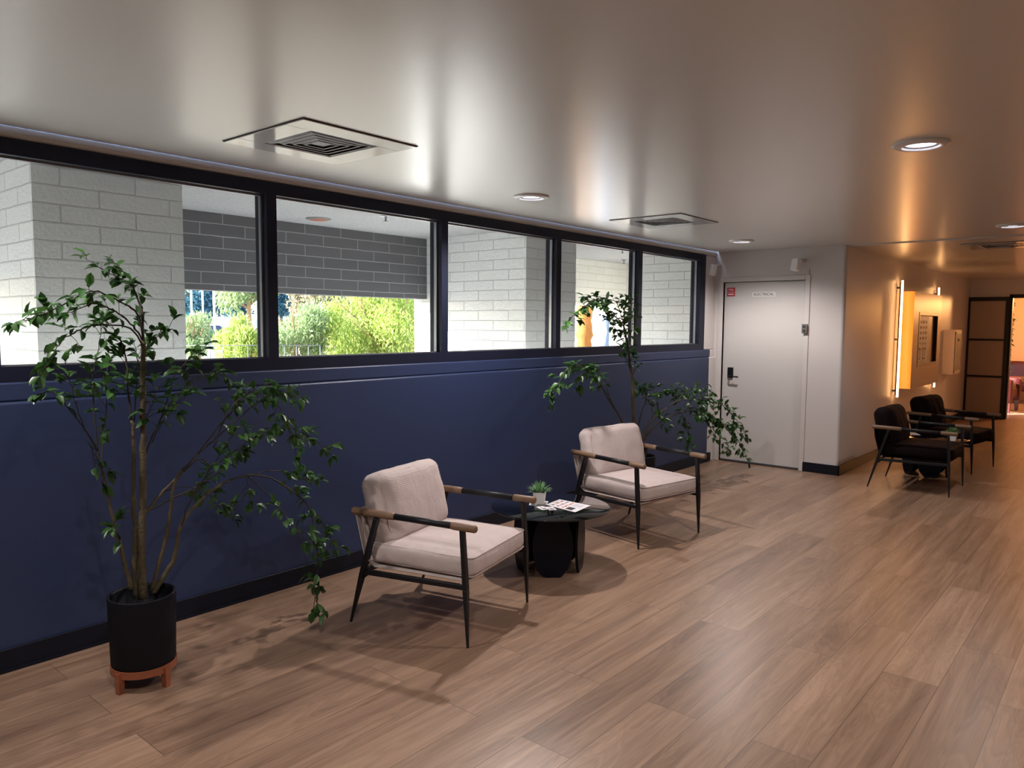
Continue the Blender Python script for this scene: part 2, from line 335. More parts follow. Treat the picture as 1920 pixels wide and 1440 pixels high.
# windows
MX=[-1.632,-.28,1.083,2.4795,3.870,5.235,6.612,7.99]   # mullion centres
W2=.0325; YG=.075; YFr=.02
MX=[-1.65,-.27,1.065,2.471,3.872,5.247,6.612,7.99]
wn=0
for i in range(len(MX)-1):
    a,c=MX[i],MX[i+1]; wn+=1
    x0=a+W2; x1=c-W2
    if i==len(MX)-2: x1=7.925
    fr=B()
    fr.box((a,YFr,2.319),(c,.14,2.39)); fr.box((a,YFr,1.31),(c,.14,1.38))
    fr.box((a,YFr,1.38),(x0,.14,2.319)); fr.box((x1,YFr,1.38),(c if i<len(MX)-2 else 8.055,.14,2.319))
    if i==len(MX)-2: fr.box((c,YFr,2.319),(8.055,.14,2.39)).box((c,YFr,1.31),(8.055,.14,1.38))
    o=struct(fr.obj('window_%d'%wn,'frame'))
    st=B(); st.box((x1-.012,YG-.012,1.38),(x1,YG+.012,2.319)).box((x0,YG-.008,2.309),(x1,YG+.008,2.319)).box((x0,YG-.008,1.38),(x1,YG+.008,1.386)).box((x0,YG-.008,1.38),(x0+.006,YG+.008,2.319))
    st.obj('glazing_stop','reveal',o)
    B().box((x0,YG-.003,1.38),(x1,YG+.003,2.319)).obj('pane','glass',o)
# outer skin of the window wall to either side
struct(B().box((XB,.02,1.31),(-1.65,.14,2.39)).obj('wall_left','frame'))
# partition with the electrical door
DY0,DY1,DZ=-.075,-1.012,2.09
b=B().box((XE,DY0,0),(XE+.14,.16,H)).box((XE,YW+.04,0),(XE+.14,DY1,H)).box((XE,DY1,DZ),(XE+.14,DY0,H))
struct(b.obj('wall_partition','white'))
# rounded corner and the hall wall
cr=.035; prof=[(XE+.14,YW+.04)]+[(XE,YW+.04)]+[(XE+cr-cr*math.cos(t*PI/16),YW+cr-cr*math.sin(t*PI/16)) for t in range(0,9)]+[(XF,YW),(XF,YW+.14),(XE+.14,YW+.14)]
n=len(prof); b=B(); b.add([(x,y,z) for z in (0,H) for x,y in prof],[tuple(range(n-1,-1,-1)),tuple(range(n,2*n))]+[(i,(i+1)%n,(i+1)%n+n,i+n) for i in range(n)])
for k in range(len(b.sm)): b.sm[k]=True
o=struct(b.obj('wall_corridor','white')); o.data.set_sharp_from_angle(angle=.6)
# baseboards at the corner
struct(B().box((XE-.013,YW-.013,0),(XE,-1.055,.105)).box((XE-.013,YW-.013,0),(XF,YW,.105)).obj('baseboard_corridor','bluebase',bevel=.003))
# door
d=struct(B().box((XE+.03,DY1+.004,.022),(XE+.075,DY0-.004,DZ-.004)).obj('door_1','door'))
df=B()
for y0,y1 in ((DY0-.0,DY0+.055),(DY1-.055,DY1)):
    df.box((XE-.012,y0,0),(XE+.1,y1,DZ+.055))
df.box((XE-.012,DY1,DZ),(XE+.1,DY0,DZ+.055))
df.box((XE+.076,DY0-.018,0),(XE+.1,DY0,DZ)).box((XE+.076,DY1,0),(XE+.1,DY1+.018,DZ)).box((XE+.076,DY1,DZ-.018),(XE+.1,DY0,DZ))
struct(df.obj('trim_5','trimw',bevel=.004))
struct(B().box((XE+.01,DY1,0),(XE+.09,DY0,.014)).obj('trim_6','edge'))
lk=B().box((XE+.002,-.215,.985),(XE+.03,-.15,1.105)).obj('door_lock','blackm',d,bevel=.006)
B().tube([(XE+.0,-.185,1.005),(XE-.035,-.185,1.005),(XE-.045,-.2,1.005),(XE-.045,-.30,1.0)],.009,8).obj('lever','blackm',lk)
B().box((XE+.026,-.222,.925),(XE+.03,-.142,.985)).obj('strike_plate','trimw',d)
for z in (.25,1.05,1.85):
    B().tube([(XE+.022,DY1-.002,z-.05),(XE+.022,DY1-.002,z+.05)],.008,8).obj('hinge','trimw',d)
# signs on the door
s=thing('door_sign','small white plate reading ELECTRICAL high on the white door','sign',(XE+.03,-.5435,1.9425))
B().box((-.003,-.135,-.026),(0,.135,.028)).obj('plate','wsens',s)
put('lettering',text_mesh('ELECTRICAL',.042,.0008),'ink',s,(-.0042,0,0),(PI/2,0,-PI/2))
s=thing('fire_sign','small red square sign reading FIRE in upper corner of the white door','sign',(XE+.03,-.155,1.978))
B().box((-.003,-.048,-.05),(0,.048,.05)).obj('plate','red',s)
put('lettering',text_mesh('FIRE',.036,.0008),'redw',s,(-.0042,0,.024),(PI/2,0,-PI/2))
B().box((-.0042,-.042,-.006),(-.003,.042,-.001)).box((-.0042,-.034,-.034),(-.003,.034,-.020)).obj('band','redw',s)
# sensors and grey box
for (y,z,lab) in ((.005,2.245,'small white wall sensor on a bracket beside the window end'),(-.965,2.262,'small white wall sensor on a bracket above the door head corner')):
    s=thing('wall_sensor',lab,'sensor',(XE,y,z),0,None)
    B().tube([(0,-.03,.035),(-.06,-.02,.04),(-.085,0,.03)],[.02,.014,.012],8).obj('bracket','trimw',s)
    B().box((-.05,-.045,-.065),(.025,.045,.065)).obj('housing','wsens',s,(-.115,.01,-.02),(0,.22,-.35),bevel=.012)
s=thing('door_contact','small grey box with two dark buttons on the white door frame','switch',(XE-.012,-1.03,1.562))
B().box((-.03,-.028,-.05),(0,.028,.05)).obj('housing','grey',s,bevel=.004)
for z in (-.022,.022):
    B().box((-.035,-.012,z-.012),(-.029,.014,z+.012)).obj('button','ink',s)
s=tag(B().tube([(XE-.004,-1.05,1.61),(XE-.004,-1.05,2.2)],.006,6).obj('conduit','trimw'),'thin white vertical conduit running up beside the door frame','conduit')
# other room walls (seen only in reflections)
struct(B().box((XB-.2,YR-.2,0),(XB,.16,H)).obj('wall_back','white'))
struct(B().box((XB,YR-.2,0),(XF,YR,H)).obj('wall_right','white'))
# far wall with the opening to the lounge
OY0,OY1,OZ=-2.03,-4.3,2.10
b=B().box((XF,OY0,0),(XF+.12,YW+.14,H)).box((XF,YR,0),(XF+.12,OY1,H)).box((XF,OY1,OZ),(XF+.12,OY0,H))
struct(b.obj('wall_far','white'))
b=B().box((XF-.02,OY0-.045,0),(XF+.14,OY0,OZ+.06)).box((XF-.02,OY1,OZ),(XF+.14,OY0,OZ+.06)).box((XF-.02,OY1,0),(XF+.14,OY1+.045,OZ+.06))
struct(b.obj('trim_7','blackm'))
d=struct(B().box((XF-.075,-1.375,.0),(XF-.035,-1.46,2.12)).box((XF-.075,-1.985,.0),(XF-.035,-2.045,2.12)).box((XF-.075,-1.46,.0),(XF-.035,-1.985,.06)).box((XF-.075,-1.46,2.05),(XF-.035,-1.985,2.12))
  .box((XF-.075,-1.46,.72),(XF-.035,-1.985,.755)).box((XF-.075,-1.46,1.36),(XF-.035,-1.985,1.395)).obj('door_2','blackm'))
for z0,z1 in ((.06,.72),(.755,1.36),(1.395,2.05)):
    B().box((XF-.06,-1.46,z0),(XF-.05,-1.985,z1)).obj('frosted_panel','frost',d)
# lounge beyond
struct(B().box((XF+.1,-6,-.1),(20.2,0,0)).obj('floor','floor'))
struct(B().box((XF+.12,-6,H),(20.2,0,H+.1)).obj('ceiling','ceil'))
struct(B().box((20,-6,0),(20.2,0,H)).box((XF+.12,-.1,0),(20,0,H)).box((XF+.12,-6.1,0),(20,-6,H)).obj('wall_lounge','warmwall'))

# ================================================================== CEILING FITTINGS
def rect_ring(b,x0,y0,x1,y1,w,z0,z1,mi=0):
    b.box((x0,y0,z0),(x1,y0+w,z1),mi).box((x0,y1-w,z0),(x1,y1,z1),mi).box((x0,y0+w,z0),(x0+w,y1-w,z1),mi).box((x1-w,y0+w,z0),(x1,y1-w,z1),mi)
def vent(x,y,z,lab,s=.32,inn=.19,small=False):
    t=thing('ceiling_vent',lab,'air vent',(x,y,z),0,None)
    b=B(); rect_ring(b,-s-.004,-s-.004,s+.004,s+.004,.008,-.004,0); b.obj('gap_shadow_strip','edge',t)  # dark strip drawn in place of the shadow round the plate
    b=B(); rect_ring(b,-s,-s,s,s,s-inn,-.008,0); b.obj('plate','vent',t,bevel=.002)
    B().box((-inn,-inn,-.0015),(inn,inn,-.0005)).obj('duct_shade_sheet','ventd',t)  # flat dark sheet for the shade of the duct, solid ceiling behind
    k=inn-.006; i=0
    while k>.045:
        b=B(); h=.010+.002*i
        # sloping louvre ring
        o_=k; n_=k-.020
        vs=[(-o_,-o_,-.002),(o_,-o_,-.002),(o_,o_,-.002),(-o_,o_,-.002),(-n_,-n_,-.0085),(n_,-n_,-.0085),(n_,n_,-.0085),(-n_,n_,-.0085)]
        vs+=[(a,c2,d2-.0006) for a,c2,d2 in vs]
        fs=[(0,1,5,4),(1,2,6,5),(2,3,7,6),(3,0,4,7)]; fs+=[tuple(q+8 for q in f[::-1]) for f in fs]+[(4,5,13,12),(5,6,14,13),(6,7,15,14),(7,4,12,15)]
        b.add(vs,fs); b.obj('louvre','slat',t)  # dark grey stands in for shade between the white lips
        e=B(); rect_ring(e,-n_-.001,-n_-.001,n_+.001,n_+.001,.003,-.0105,-.0085); e.obj('louvre_lip','vent',t)
        k-=.036; i+=1
    b=B(); q=.035; b.add([(-q,-q,-.004),(q,-q,-.004),(q,q,-.004),(-q,q,-.004),(0,0,-.010)],[(0,1,4),(1,2,4),(2,3,4),(3,0,4),(3,2,1,0)]); b.obj('centre_cone','slat',t)
    return t
vent(2.218,-.811,H,'large square white ceiling diffuser nearest the camera above the blue wall')
vent(5.592,-.79,H,'square white ceiling diffuser between the two downlights over the windows')
vent(9.13,-2.70,H-.012,'brownish ceiling diffuser at the right over the dark armchairs')
def downlight(x,y,z,lab,power,on=True):
    t=thing('downlight',lab,'ceiling light',(x,y,z),0,'round recessed downlights')
    B().lathe([(.122,0),(.121,-.006),(.112,-.013),(.095,-.017),(.083,-.0175),(.079,-.012),(.078,-.001)],40).obj('trim_ring','trimw',t)
    B().lathe([(.078,-.001),(.070,-.003),(.070,-.006),(.064,-.004),(.064,-.0015)],40).obj('baffle','baf',t)
    B().disc((0,0,-.0012),.064,36,flip=True).obj('lens','lens',t)
    l=bpy.data.lights.new('downlight_beam','SPOT'); l.energy=power; l.color=(1,.90,.86); l.spot_size=math.radians(150); l.spot_blend=.6; l.shadow_soft_size=.035
    o=bpy.data.objects.new('downlight_beam',l); COL.objects.link(o); o.parent=t; o.location=(0,0,-.03)
    return t
PW=105
downlight(*LIGHTS[0],H,'round downlight directly above the table between the cream armchairs',PW)
downlight(*LIGHTS[1],H,'smallest round downlight just in front of the white electrical door',PW*.6)
downlight(*LIGHTS[2],H,'largest nearest round downlight at upper right of the ceiling',PW*.62)
downlight(*LIGHTS[3],H,'round downlight at the right edge, beyond the largest one',PW*.28)
for i in (4,5): downlight(*LIGHTS[i],H,None,PW*.62)
for o in list(COL.objects):
    if o.name.startswith('downlight') and o.type=='EMPTY' and 'label' not in o: o['label']='round downlight in the ceiling behind the camera'

# ================================================================== ARMCHAIRS
def rbox(w,d,h,r,n=14,bulge=.0,bulge_s=.0,wr=0,seed=0):
    """rounded cushion: x=d, y=w, z=h, centred"""
    bm=bmesh.new(); bmesh.ops.create_cube(bm,size=2)
    bmesh.ops.subdivide_edges(bm,edges=bm.edges[:],cuts=n,use_grid_fill=True)
    hx,hy,hz=d/2,w/2,h/2
    for v in bm.verts:
        p=v.co.copy()
        # concentrate grid toward edges
        q=V([math.copysign(1-(1-abs(c))**1.0,c) for c in p])
        P=V((q.x*hx,q.y*hy,q.z*hz))
        I=V((max(-hx+r,min(hx-r,P.x)),max(-hy+r,min(hy-r,P.y)),max(-hz+r,min(hz-r,P.z))))
        dd=P-I
        if dd.length>1e-6: P=I+dd.normalized()*min(r,max(dd.length,0)) if dd.length>r else I+dd.normalized()*r if (abs(q.x)>.999)+(abs(q.y)>.999)+(abs(q.z)>.999)>0 else P
        k=max(0,(1-q.x**2))*max(0,(1-q.y**2)); P.z+=math.copysign(bulge*k**.6,p.z)*(abs(p.z)**2)
        k2=max(0,(1-q.z**2)); 
        P.x+=math.copysign(bulge_s*k2*max(0,1-q.y**4),p.x)*abs(p.x)**3; P.y+=math.copysign(bulge_s*k2*max(0,1-q.x**4),p.y)*abs(p.y)**3
        if wr:
            nn=noise.noise(V((P.x*9+seed,P.y*9,P.z*14))); P+=P.normalized()*wr*nn
        v.co=P
    me=bpy.data.meshes.new('cushion'); bm.to_mesh(me); bm.free()
    for p in me.polygons: p.use_smooth=True
    return me
def perim(hx,hy,r,z,n=6,bul=0):
    pts=[]
    for cx,cy,a0 in ((hx-r,hy-r,0),(-hx+r,hy-r,PI/2),(-hx+r,-hy+r,PI),(hx-r,-hy+r,3*PI/2)):
        for i in range(n+1):
            t=a0+PI/2*i/n; pts.append((cx+r*math.cos(t),cy+r*math.sin(t),z))
    pts.append(pts[0]); return pts
def make_chair(label,fab,slingm,seed,legm='blackm'):
    t=thing('armchair',label,'armchair')
    # seat: front edge x=.365, rear x=-.25
    w=.60
    se=put('seat_cushion',rbox(.625,.615,.118,.035,14,.012,.012,.006,seed),fab,t,(.055,0,.388))
    B().tube(perim(.3085,.3045,.033,.047),.0035,6,cap=False).obj('piping',fab,se)
    B().tube(perim(.3085,.3045,.033,-.046),.003,6,cap=False).obj('piping',fab,se)
    # back cushion leaning on the sling
    bk=put('back_cushion',rbox(.585,.165,.392,.062,14,.0,.026,.009,seed+3),fab,t,(-.235,.006,.600),(0,-.24,0))
    # its front seam
    pts=[]
    for a in range(0,41):
        tt=2*PI*a/40; c_,s_=math.cos(tt),math.sin(tt)
        y=.285*math.copysign(abs(c_)**.35,c_); z=.178*math.copysign(abs(s_)**.35,s_); pts.append((.063,y,z))
    B().tube(pts,.003,6,cap=False).obj('piping',fab,bk)
    # sling
    prof=[(-.31,.598),(-.318,.61),(-.325,.60),(-.312,.50),(-.285,.40),(-.255,.335),(-.215,.312),(0,.318),(.33,.322)]
    b=B(); hw=.322; k=len(prof); th=.005
    vs=[]
    for s_ in (0,1):
        for x,z in prof:
            for y in (-hw,hw): vs.append((x+(th if s_ else 0)*.7,y,z+(th if s_ else 0)))
    fs=[]
    for i in range(k-1):
        a=2*i; fs.append((a,a+2,a+3,a+1)); c2=2*k+a; fs.append((c2,c2+1,c2+3,c2+2))
        fs.append((a,c2,c2+2,a+2)); fs.append((a+1,a+3,c2+3,c2+1))
    b.add(vs,fs,0,True)
    b.obj('sling',slingm,t)
    for sy in (-1,1):
        b=B()
        for dx in (0,.035): # webbing straps that gather the cloth to the armrest
            b.bar((-.315+dx,sy*.335,.59),(-.262+dx*.6,sy*.326,.345),.004,.022,up=(0,1,0))
        b.obj('side_strap',slingm,t)
    for sy in (-1,1):
        y=sy*.343
        b=B().bar((-.188+.006,y,.585),(-.28,y,.262),.022,.034,w2=.024,h2=.036,up=(0,1,0)); b.bar((-.28,y,.262),(-.356,y,0),.024,.034,w2=.011,h2=.012,up=(0,1,0)); b.obj('leg',legm,t,bevel=.003)
        b=B().bar((.328,y,.588),(.348,y,.29),.022,.030,w2=.024,h2=.032,up=(0,1,0)); b.bar((.348,y,.29),(.36,y,0),.024,.032,w2=.011,h2=.012,up=(0,1,0)); b.obj('leg',legm,t,bevel=.003)
        B().bar((-.268,y,.288),(.345,y,.302),.022,.026,up=(0,0,1)).bar((-.30,y,.235),(-.235,y,.285),.018,.014).obj('side_rail',legm,t,bevel=.003)
        ar=B().tube([(-.07,y,.604),(.272,y,.60)],.0165,14).obj('armrest',legm,t)
        B().tube([(-.338,y,.607),(-.330,y,.6068),(-.10,y,.6045),(-.068,y,.604)],[.012,.0195,.0195,.018],14).obj('wooden_grip','wood',ar)
        B().tube([(.268,y,.60),(.28,y,.60),(.398,y,.599),(.405,y,.599)],[.018,.0195,.0195,.016],14).obj('wooden_grip','wood',ar)
    B().bar((.325,-.343,.317),(.325,.343,.317),.016,.010).obj('front_rail',slingm,t)
    B().bar((-.27,-.343,.288),(-.27,.343,.288),.022,.024).bar((-.322,-.343,.60),(-.322,.343,.60),.016,.016).obj('rear_rail',legm,t)
    return t
def place(t,FL,fw):
    fw=V((fw[0],fw[1])).normalized(); wd=V((-fw.y,fw.x))
    c=V(FL)-fw*.36+wd*.343
    t.location=(c.x,c.y,0); t.rotation_euler=(0,0,math.atan2(fw.y,fw.x))
def dup(root,label):
    r=root.copy(); COL.objects.link(r); r['label']=label
    for ch in list(root.children):
        c=ch.copy(); COL.objects.link(c); c.parent=r
        for g in list(ch.children):
            d=g.copy(); COL.objects.link(d); d.parent=c
    return r
c1=make_chair('cream armchair nearest the camera, left of the glass table','cream','sling',1.0)
place(c1,(2.61,-1.41),(.238,-.971))
c2=dup(c1,'cream armchair right of the glass table, in front of the farther tree')
place(c2,(4.593,-1.197),(-.19,-.98))
c3=make_chair('dark plum armchair nearest the white wall corner, in front of the other dark one','brown','brown',5.0)
place(c3,(7.95,-2.541),(.0,-1))
c3.location.x+=.0
c4=dup(c3,'dark plum armchair farther back, nearest the frosted sliding door')
place(c4,(9.40,-2.50),(-.16,-.98))
for c in (c1,c2): c['group']='cream armchairs by the blue wall'
for c in (c3,c4): c['group']='dark armchairs in the corridor'

# ================================================================== TABLES
def make_table(label,loc,a0):
    t=thing('coffee_table',label,'coffee table',loc,a0)
    pts=[]; 
    B().lathe([(0.0001,.402),(.384,.402),(.388,.406),(.384,.410),(.0001,.410)],72).obj('table_top','tglass',t)
    # five upright oval boards with cut-off ends set round the centre
    for k in range(5):
        a=k*2*PI/5; b=B(); n=40; out=[]
        for j in range(n):
            tt=2*PI*j/n; y=.128*math.cos(tt); z=.201+.216*math.sin(tt); z=max(0.001,min(.401,z)); out.append((y,z))
        r0,r1=.190,.208
        vs=[(r0,y,z) for y,z in out]+[(r1,y,z) for y,z in out]
        b.add(vs,[tuple(range(n-1,-1,-1)),tuple(range(n,2*n))]+[(j,(j+1)%n,n+(j+1)%n,n+j) for j in range(n)])
        b.obj('base_panel','petal',t,rot=(0,0,a),bevel=.003)
    return t
tb=make_table('round smoked glass coffee table between the two cream armchairs',(3.86,-.965,0),math.radians(-138))
t2=dup(tb,'round smoked glass coffee table between the two dark armchairs'); t2.location=(9.06,-2.13,0); t2.rotation_euler=(0,0,math.radians(-160))
for t in (tb,t2): t['group']='round glass coffee tables'
def tuft(label,loc,rz,n=170,s=1.0):
    t=thing('potted_succulent',label,'potted plant',loc,rz)
    a,c=.032*s,.040*s; h=.078*s
    vs=[(-a,-a,0),(a,-a,0),(a,a,0),(-a,a,0),(-c,-c,h),(c,-c,h),(c,c,h),(-c,c,h)]
    i=c-.004; vs+=[(-i,-i,h),(i,-i,h),(i,i,h),(-i,i,h),(-i,-i,h-.01),(i,-i,h-.01),(i,i,h-.01),(-i,i,h-.01)]
    b=B(); b.add(vs,[(3,2,1,0),(0,1,5,4),(1,2,6,5),(2,3,7,6),(3,0,4,7),(4,5,9,8),(5,6,10,9),(6,7,11,10),(7,4,8,11),(8,9,13,12),(9,10,14,13),(10,11,15,14),(11,8,12,15)])
    b.obj('pot','wpot',t,bevel=.001)
    B().box((-i,-i,h-.014),(i,i,h-.010)).obj('soil','soil',t)
    b=B(); R=random.Random(5)
    for _ in range(n):
        az=R.uniform(0,2*PI); el=R.uniform(.25,1.5); L=R.uniform(.055,.095)*s; r0=R.uniform(0,.022)*s
        d=V((math.cos(az)*math.cos(el),math.sin(az)*math.cos(el),math.sin(el))); side=d.cross(V((0,0,1))).normalized()*.0042*s
        p0=V((math.cos(az)*r0,math.sin(az)*r0,h-.008)); p1=p0+d*L*.55; p2=p0+d*L+V((0,0,-.012*math.cos(el)*s)); up=side.cross(d)*.3
        b.add([p0-side*.7,p0+side*.7,p1+side,p1-side,p2],[(0,1,2,3),(3,2,4)])
    b.obj('leaves','grass',t); return t
tuft('small spiky green plant in a white square pot on the nearer glass table',(3.868,-.868,.410),math.radians(30))
tuft('small spiky green plant in a white pot on the table between dark armchairs',(8.93,-2.38,.410),0,150)
# leaflet and cards on the table
z0=.4105
def sheet(name,label,cat,pts,th,mt='paper'):
    c=V((sum(p[0] for p in pts)/4,sum(p[1] for p in pts)/4,0)); t=thing(name,label,cat,(c.x,c.y,z0))
    vs=[(p[0]-c.x,p[1]-c.y,0) for p in pts]+[(p[0]-c.x,p[1]-c.y,th) for p in pts]
    b=B(); b.add(vs,[(3,2,1,0),(4,5,6,7),(0,1,5,4),(1,2,6,5),(2,3,7,6),(3,0,4,7)]); b.obj('sheet' if cat!='card' else 'card_stock',mt,t)
    return t,c
P=[(3.855,-.905),(4.045,-.90),(4.04,-1.165),(3.835,-1.175)]
P=[(4.04,-.905),(3.86,-.925),(3.825,-1.185),(4.035,-1.16)]
t,c=sheet('leaflet','white leaflet with small printed pictures on the nearer glass table','leaflet',P,.0012)
def on(u,v):  # bilinear on the leaflet, local
    a=V(P[0])*(1-u)+V(P[1])*u; b_=V(P[3])*(1-u)+V(P[2])*u; q=a*(1-v)+b_*v; return q-c.xy
def patch(b,u0,v0,u1,v1,z,mi=0):
    q=[on(u0,v0),on(u1,v0),on(u1,v1),on(u0,v1)]; b.add([(p.x,p.y,z) for p in q],[(3,2,1,0)],mi)
b=B(); R=random.Random(3)
for i in range(5):
    for j in range(3): patch(b,.12+.16*i,.12+.17*j+.02*(i%2),.22+.16*i,.21+.17*j,.0016,(i*2+j)%4)
patch(b,.62,.62,.92,.84,.0016,0)
for k in range(6): patch(b,.12,.62+.05*k,.5,.635+.05*k,.0016,3)
for k in range(5): patch(b,.14+.1*k,.04,.19+.1*k,.08,.0016,1)
b.obj('print',['ink','inkr','inko','inkb'],t)
cards=[((3.83,-.845),.6,'white business card lying partly under the small plant pot'),((3.775,-.965),1.15,'business card with dark marks nearest the camera beside the leaflet'),((3.805,-1.01),1.0,'business card lying against the near edge of the leaflet'),((3.90,-.88),.55,'business card behind the pot, touching the leaflet corner')]
for (x,y),a,lab in cards:
    t=thing('business_card',lab,'card',(x,y,z0-.0003),a,'business cards on the glass table')
    B().box((-.044,-.025,0),(.044,.025,.0009)).obj('card_stock','paper',t)
    B().box((-.03,-.014,.0009),(-.008,.012,.0012)).box((.0,-.004,.0009),(.03,.0,.0012)).box((.0,.006,.0009),(.022,.010,.0012)).obj('print','ink',t)
# papers on the farther table
t=thing('leaflet','white leaflet lying at the back of the farther glass table','leaflet',(9.2,-1.93,z0),.5); B().box((-.1,-.07,0),(.1,.07,.001)).obj('sheet','paper',t)

# ================================================================== POTTED TREES
def smooth(pts,sub=5):
    out=[]; n=len(pts)
    for i in range(n-1):
        p0,p1,p2,p3=pts[max(i-1,0)],pts[i],pts[i+1],pts[min(i+2,n-1)]
        for k in range(sub):
            t=k/sub; out.append(.5*((2*p1)+(p2-p0)*t+(2*p0-5*p1+4*p2-p3)*t*t+(3*p1-p0-3*p2+p3)*t**3))
    out.append(pts[-1]); return out
def leaf(b,p,d,up,L,W,fold=.25):
    d=d.normalized(); s=d.cross(up)
    if s.length<1e-3: s=d.orthogonal()
    s.normalize(); u=s.cross(d)
    c0=p; c1=p+d*L*.35-u*L*.0; c2=p+d*L*.72-u*L*.06; c3=p+d*L-u*L*.16
    b.add([c0,c1+s*W*.5+u*W*fold,c1,c1-s*W*.5+u*W*fold,c2+s*W*.38+u*W*fold*.7,c2,c2-s*W*.38+u*W*fold*.7,c3],
      [(0,2,1),(0,3,2),(1,2,5,4),(2,3,6,5),(4,5,7),(5,6,7)],0,True)
def potted_tree(label,cx,cy,br,sc,potr,poth,standh,seed,stem=None,dens=1.0,group='potted artificial trees with arching branches',nleg=4):
    R=random.Random(seed)
    t=thing('potted_tree',label,'potted tree',(cx,cy,0),0,group)
    O=V((cx,cy,0))
    z0,z1=standh,standh+poth
    B().lathe([(.0001,z0),(potr*.93,z0),(potr*.95,z0+.01),(potr,z1-.006),(potr,z1),(potr-.009,z1),(potr-.010,z1-.012),(potr-.014,z1-.11),(.0001,z1-.11)],112,ripple=.010,rn=56).obj('planter','pot',t)
    B().disc((0,0,z1-.105),potr-.014,40).obj('soil','soil',t)
    st=B().lathe([(potr*.86,z0-.028),(potr*.985,z0-.028),(potr*.985,z0+.004),(potr*.955,z0+.004),(potr*.955,z0-.006),(potr*.86,z0-.006),(potr*.86,z0-.028)],48,sm=False).obj('stand_ring','woodr',t)
    for k in range(nleg):
        a=k*2*PI/nleg+2*PI*.05; x,y=potr*.92*math.cos(a),potr*.92*math.sin(a)
        B().bar((x,y,z0-.005),(x*1.02,y*1.02,0),.026,.03,w2=.022,h2=.024,up=(x,y,0)).obj('leg','woodr',st)
    wood=B(); tw=B(); lf=B()
    for (pts,r0,r1,kind,l0) in br:
        P=[V(p)-O for p in pts]; Q=smooth(P,5); n=len(Q)
        for i in range(1,n-1):
            Q[i]=Q[i]+V((R.uniform(-1,1),R.uniform(-1,1),R.uniform(-1,1)))*.0025*sc
        rad=[(r0+(r1-r0)*i/(n-1))*(1+.12*R.uniform(-1,1)) for i in range(n)]
        (wood if kind else tw).tube(Q,rad,8 if kind else 6)
        if l0>=1: continue
        # leaves
        cum=[0]
        for i in range(1,n): cum.append(cum[-1]+(Q[i]-Q[i-1]).length)
        T=cum[-1]; s=T*l0
        def pt(s_):
            for i in range(1,n):
                if cum[i]>=s_: 
                    f=(s_-cum[i-1])/max(1e-6,cum[i]-cum[i-1]); return Q[i-1].lerp(Q[i],f),(Q[i]-Q[i-1]).normalized()
            return Q[-1],(Q[-1]-Q[-2]).normalized()
        while s<T*1.0:
            p,d=pt(s)
            if R.random()<.55: # short side twig with a few leaves
                az=V((R.uniform(-1,1),R.uniform(-1,1),R.uniform(-.6,.9))); e=(d*.6+az).normalized(); L=R.uniform(.03,.085)*sc
                q=p+e*L; tw.tube([p,p+e*L*.5+V((0,0,.004)),q],[.0013,.0011,.0008],4)
                for _ in range(R.randint(2,4)):
                    dd=(e+V((R.uniform(-1,1),R.uniform(-1,1),R.uniform(-1.1,.4)))*.95)
                    leaf(lf,p.lerp(q,R.uniform(.5,1)),dd,V((R.uniform(-.5,.5),R.uniform(-.5,.5),1)),R.uniform(.042,.068)*sc,R.uniform(.024,.036)*sc)
            else:
                for _ in range(R.randint(1,2)):
                    dd=(d*.5+V((R.uniform(-1,1),R.uniform(-1,1),R.uniform(-1,.6))))
                    leaf(lf,p,dd,V((R.uniform(-.5,.5),R.uniform(-.5,.5),1)),R.uniform(.040,.064)*sc,R.uniform(.023,.034)*sc)
            s+=R.uniform(.018,.042)*sc/dens
        p,d=pt(T)
        for _ in range(3): leaf(lf,p,d+V((R.uniform(-.6,.6),R.uniform(-.6,.6),R.uniform(-.6,.3))),V((0,0,1)),.052*sc,.027*sc)
    wood.obj('trunk','bark',t); tw.obj('branches','twig',t); lf.obj('foliage','leaf',t)
    return t
def path(ps,Y0,Y1,first=None):
    n=len(ps); out=[]
    for i,(x,y) in enumerate(ps):
        f=i/(n-1); out.append(tuple(at(x,y,Y0+(Y1-Y0)*f)))
    return out
PY=-.57
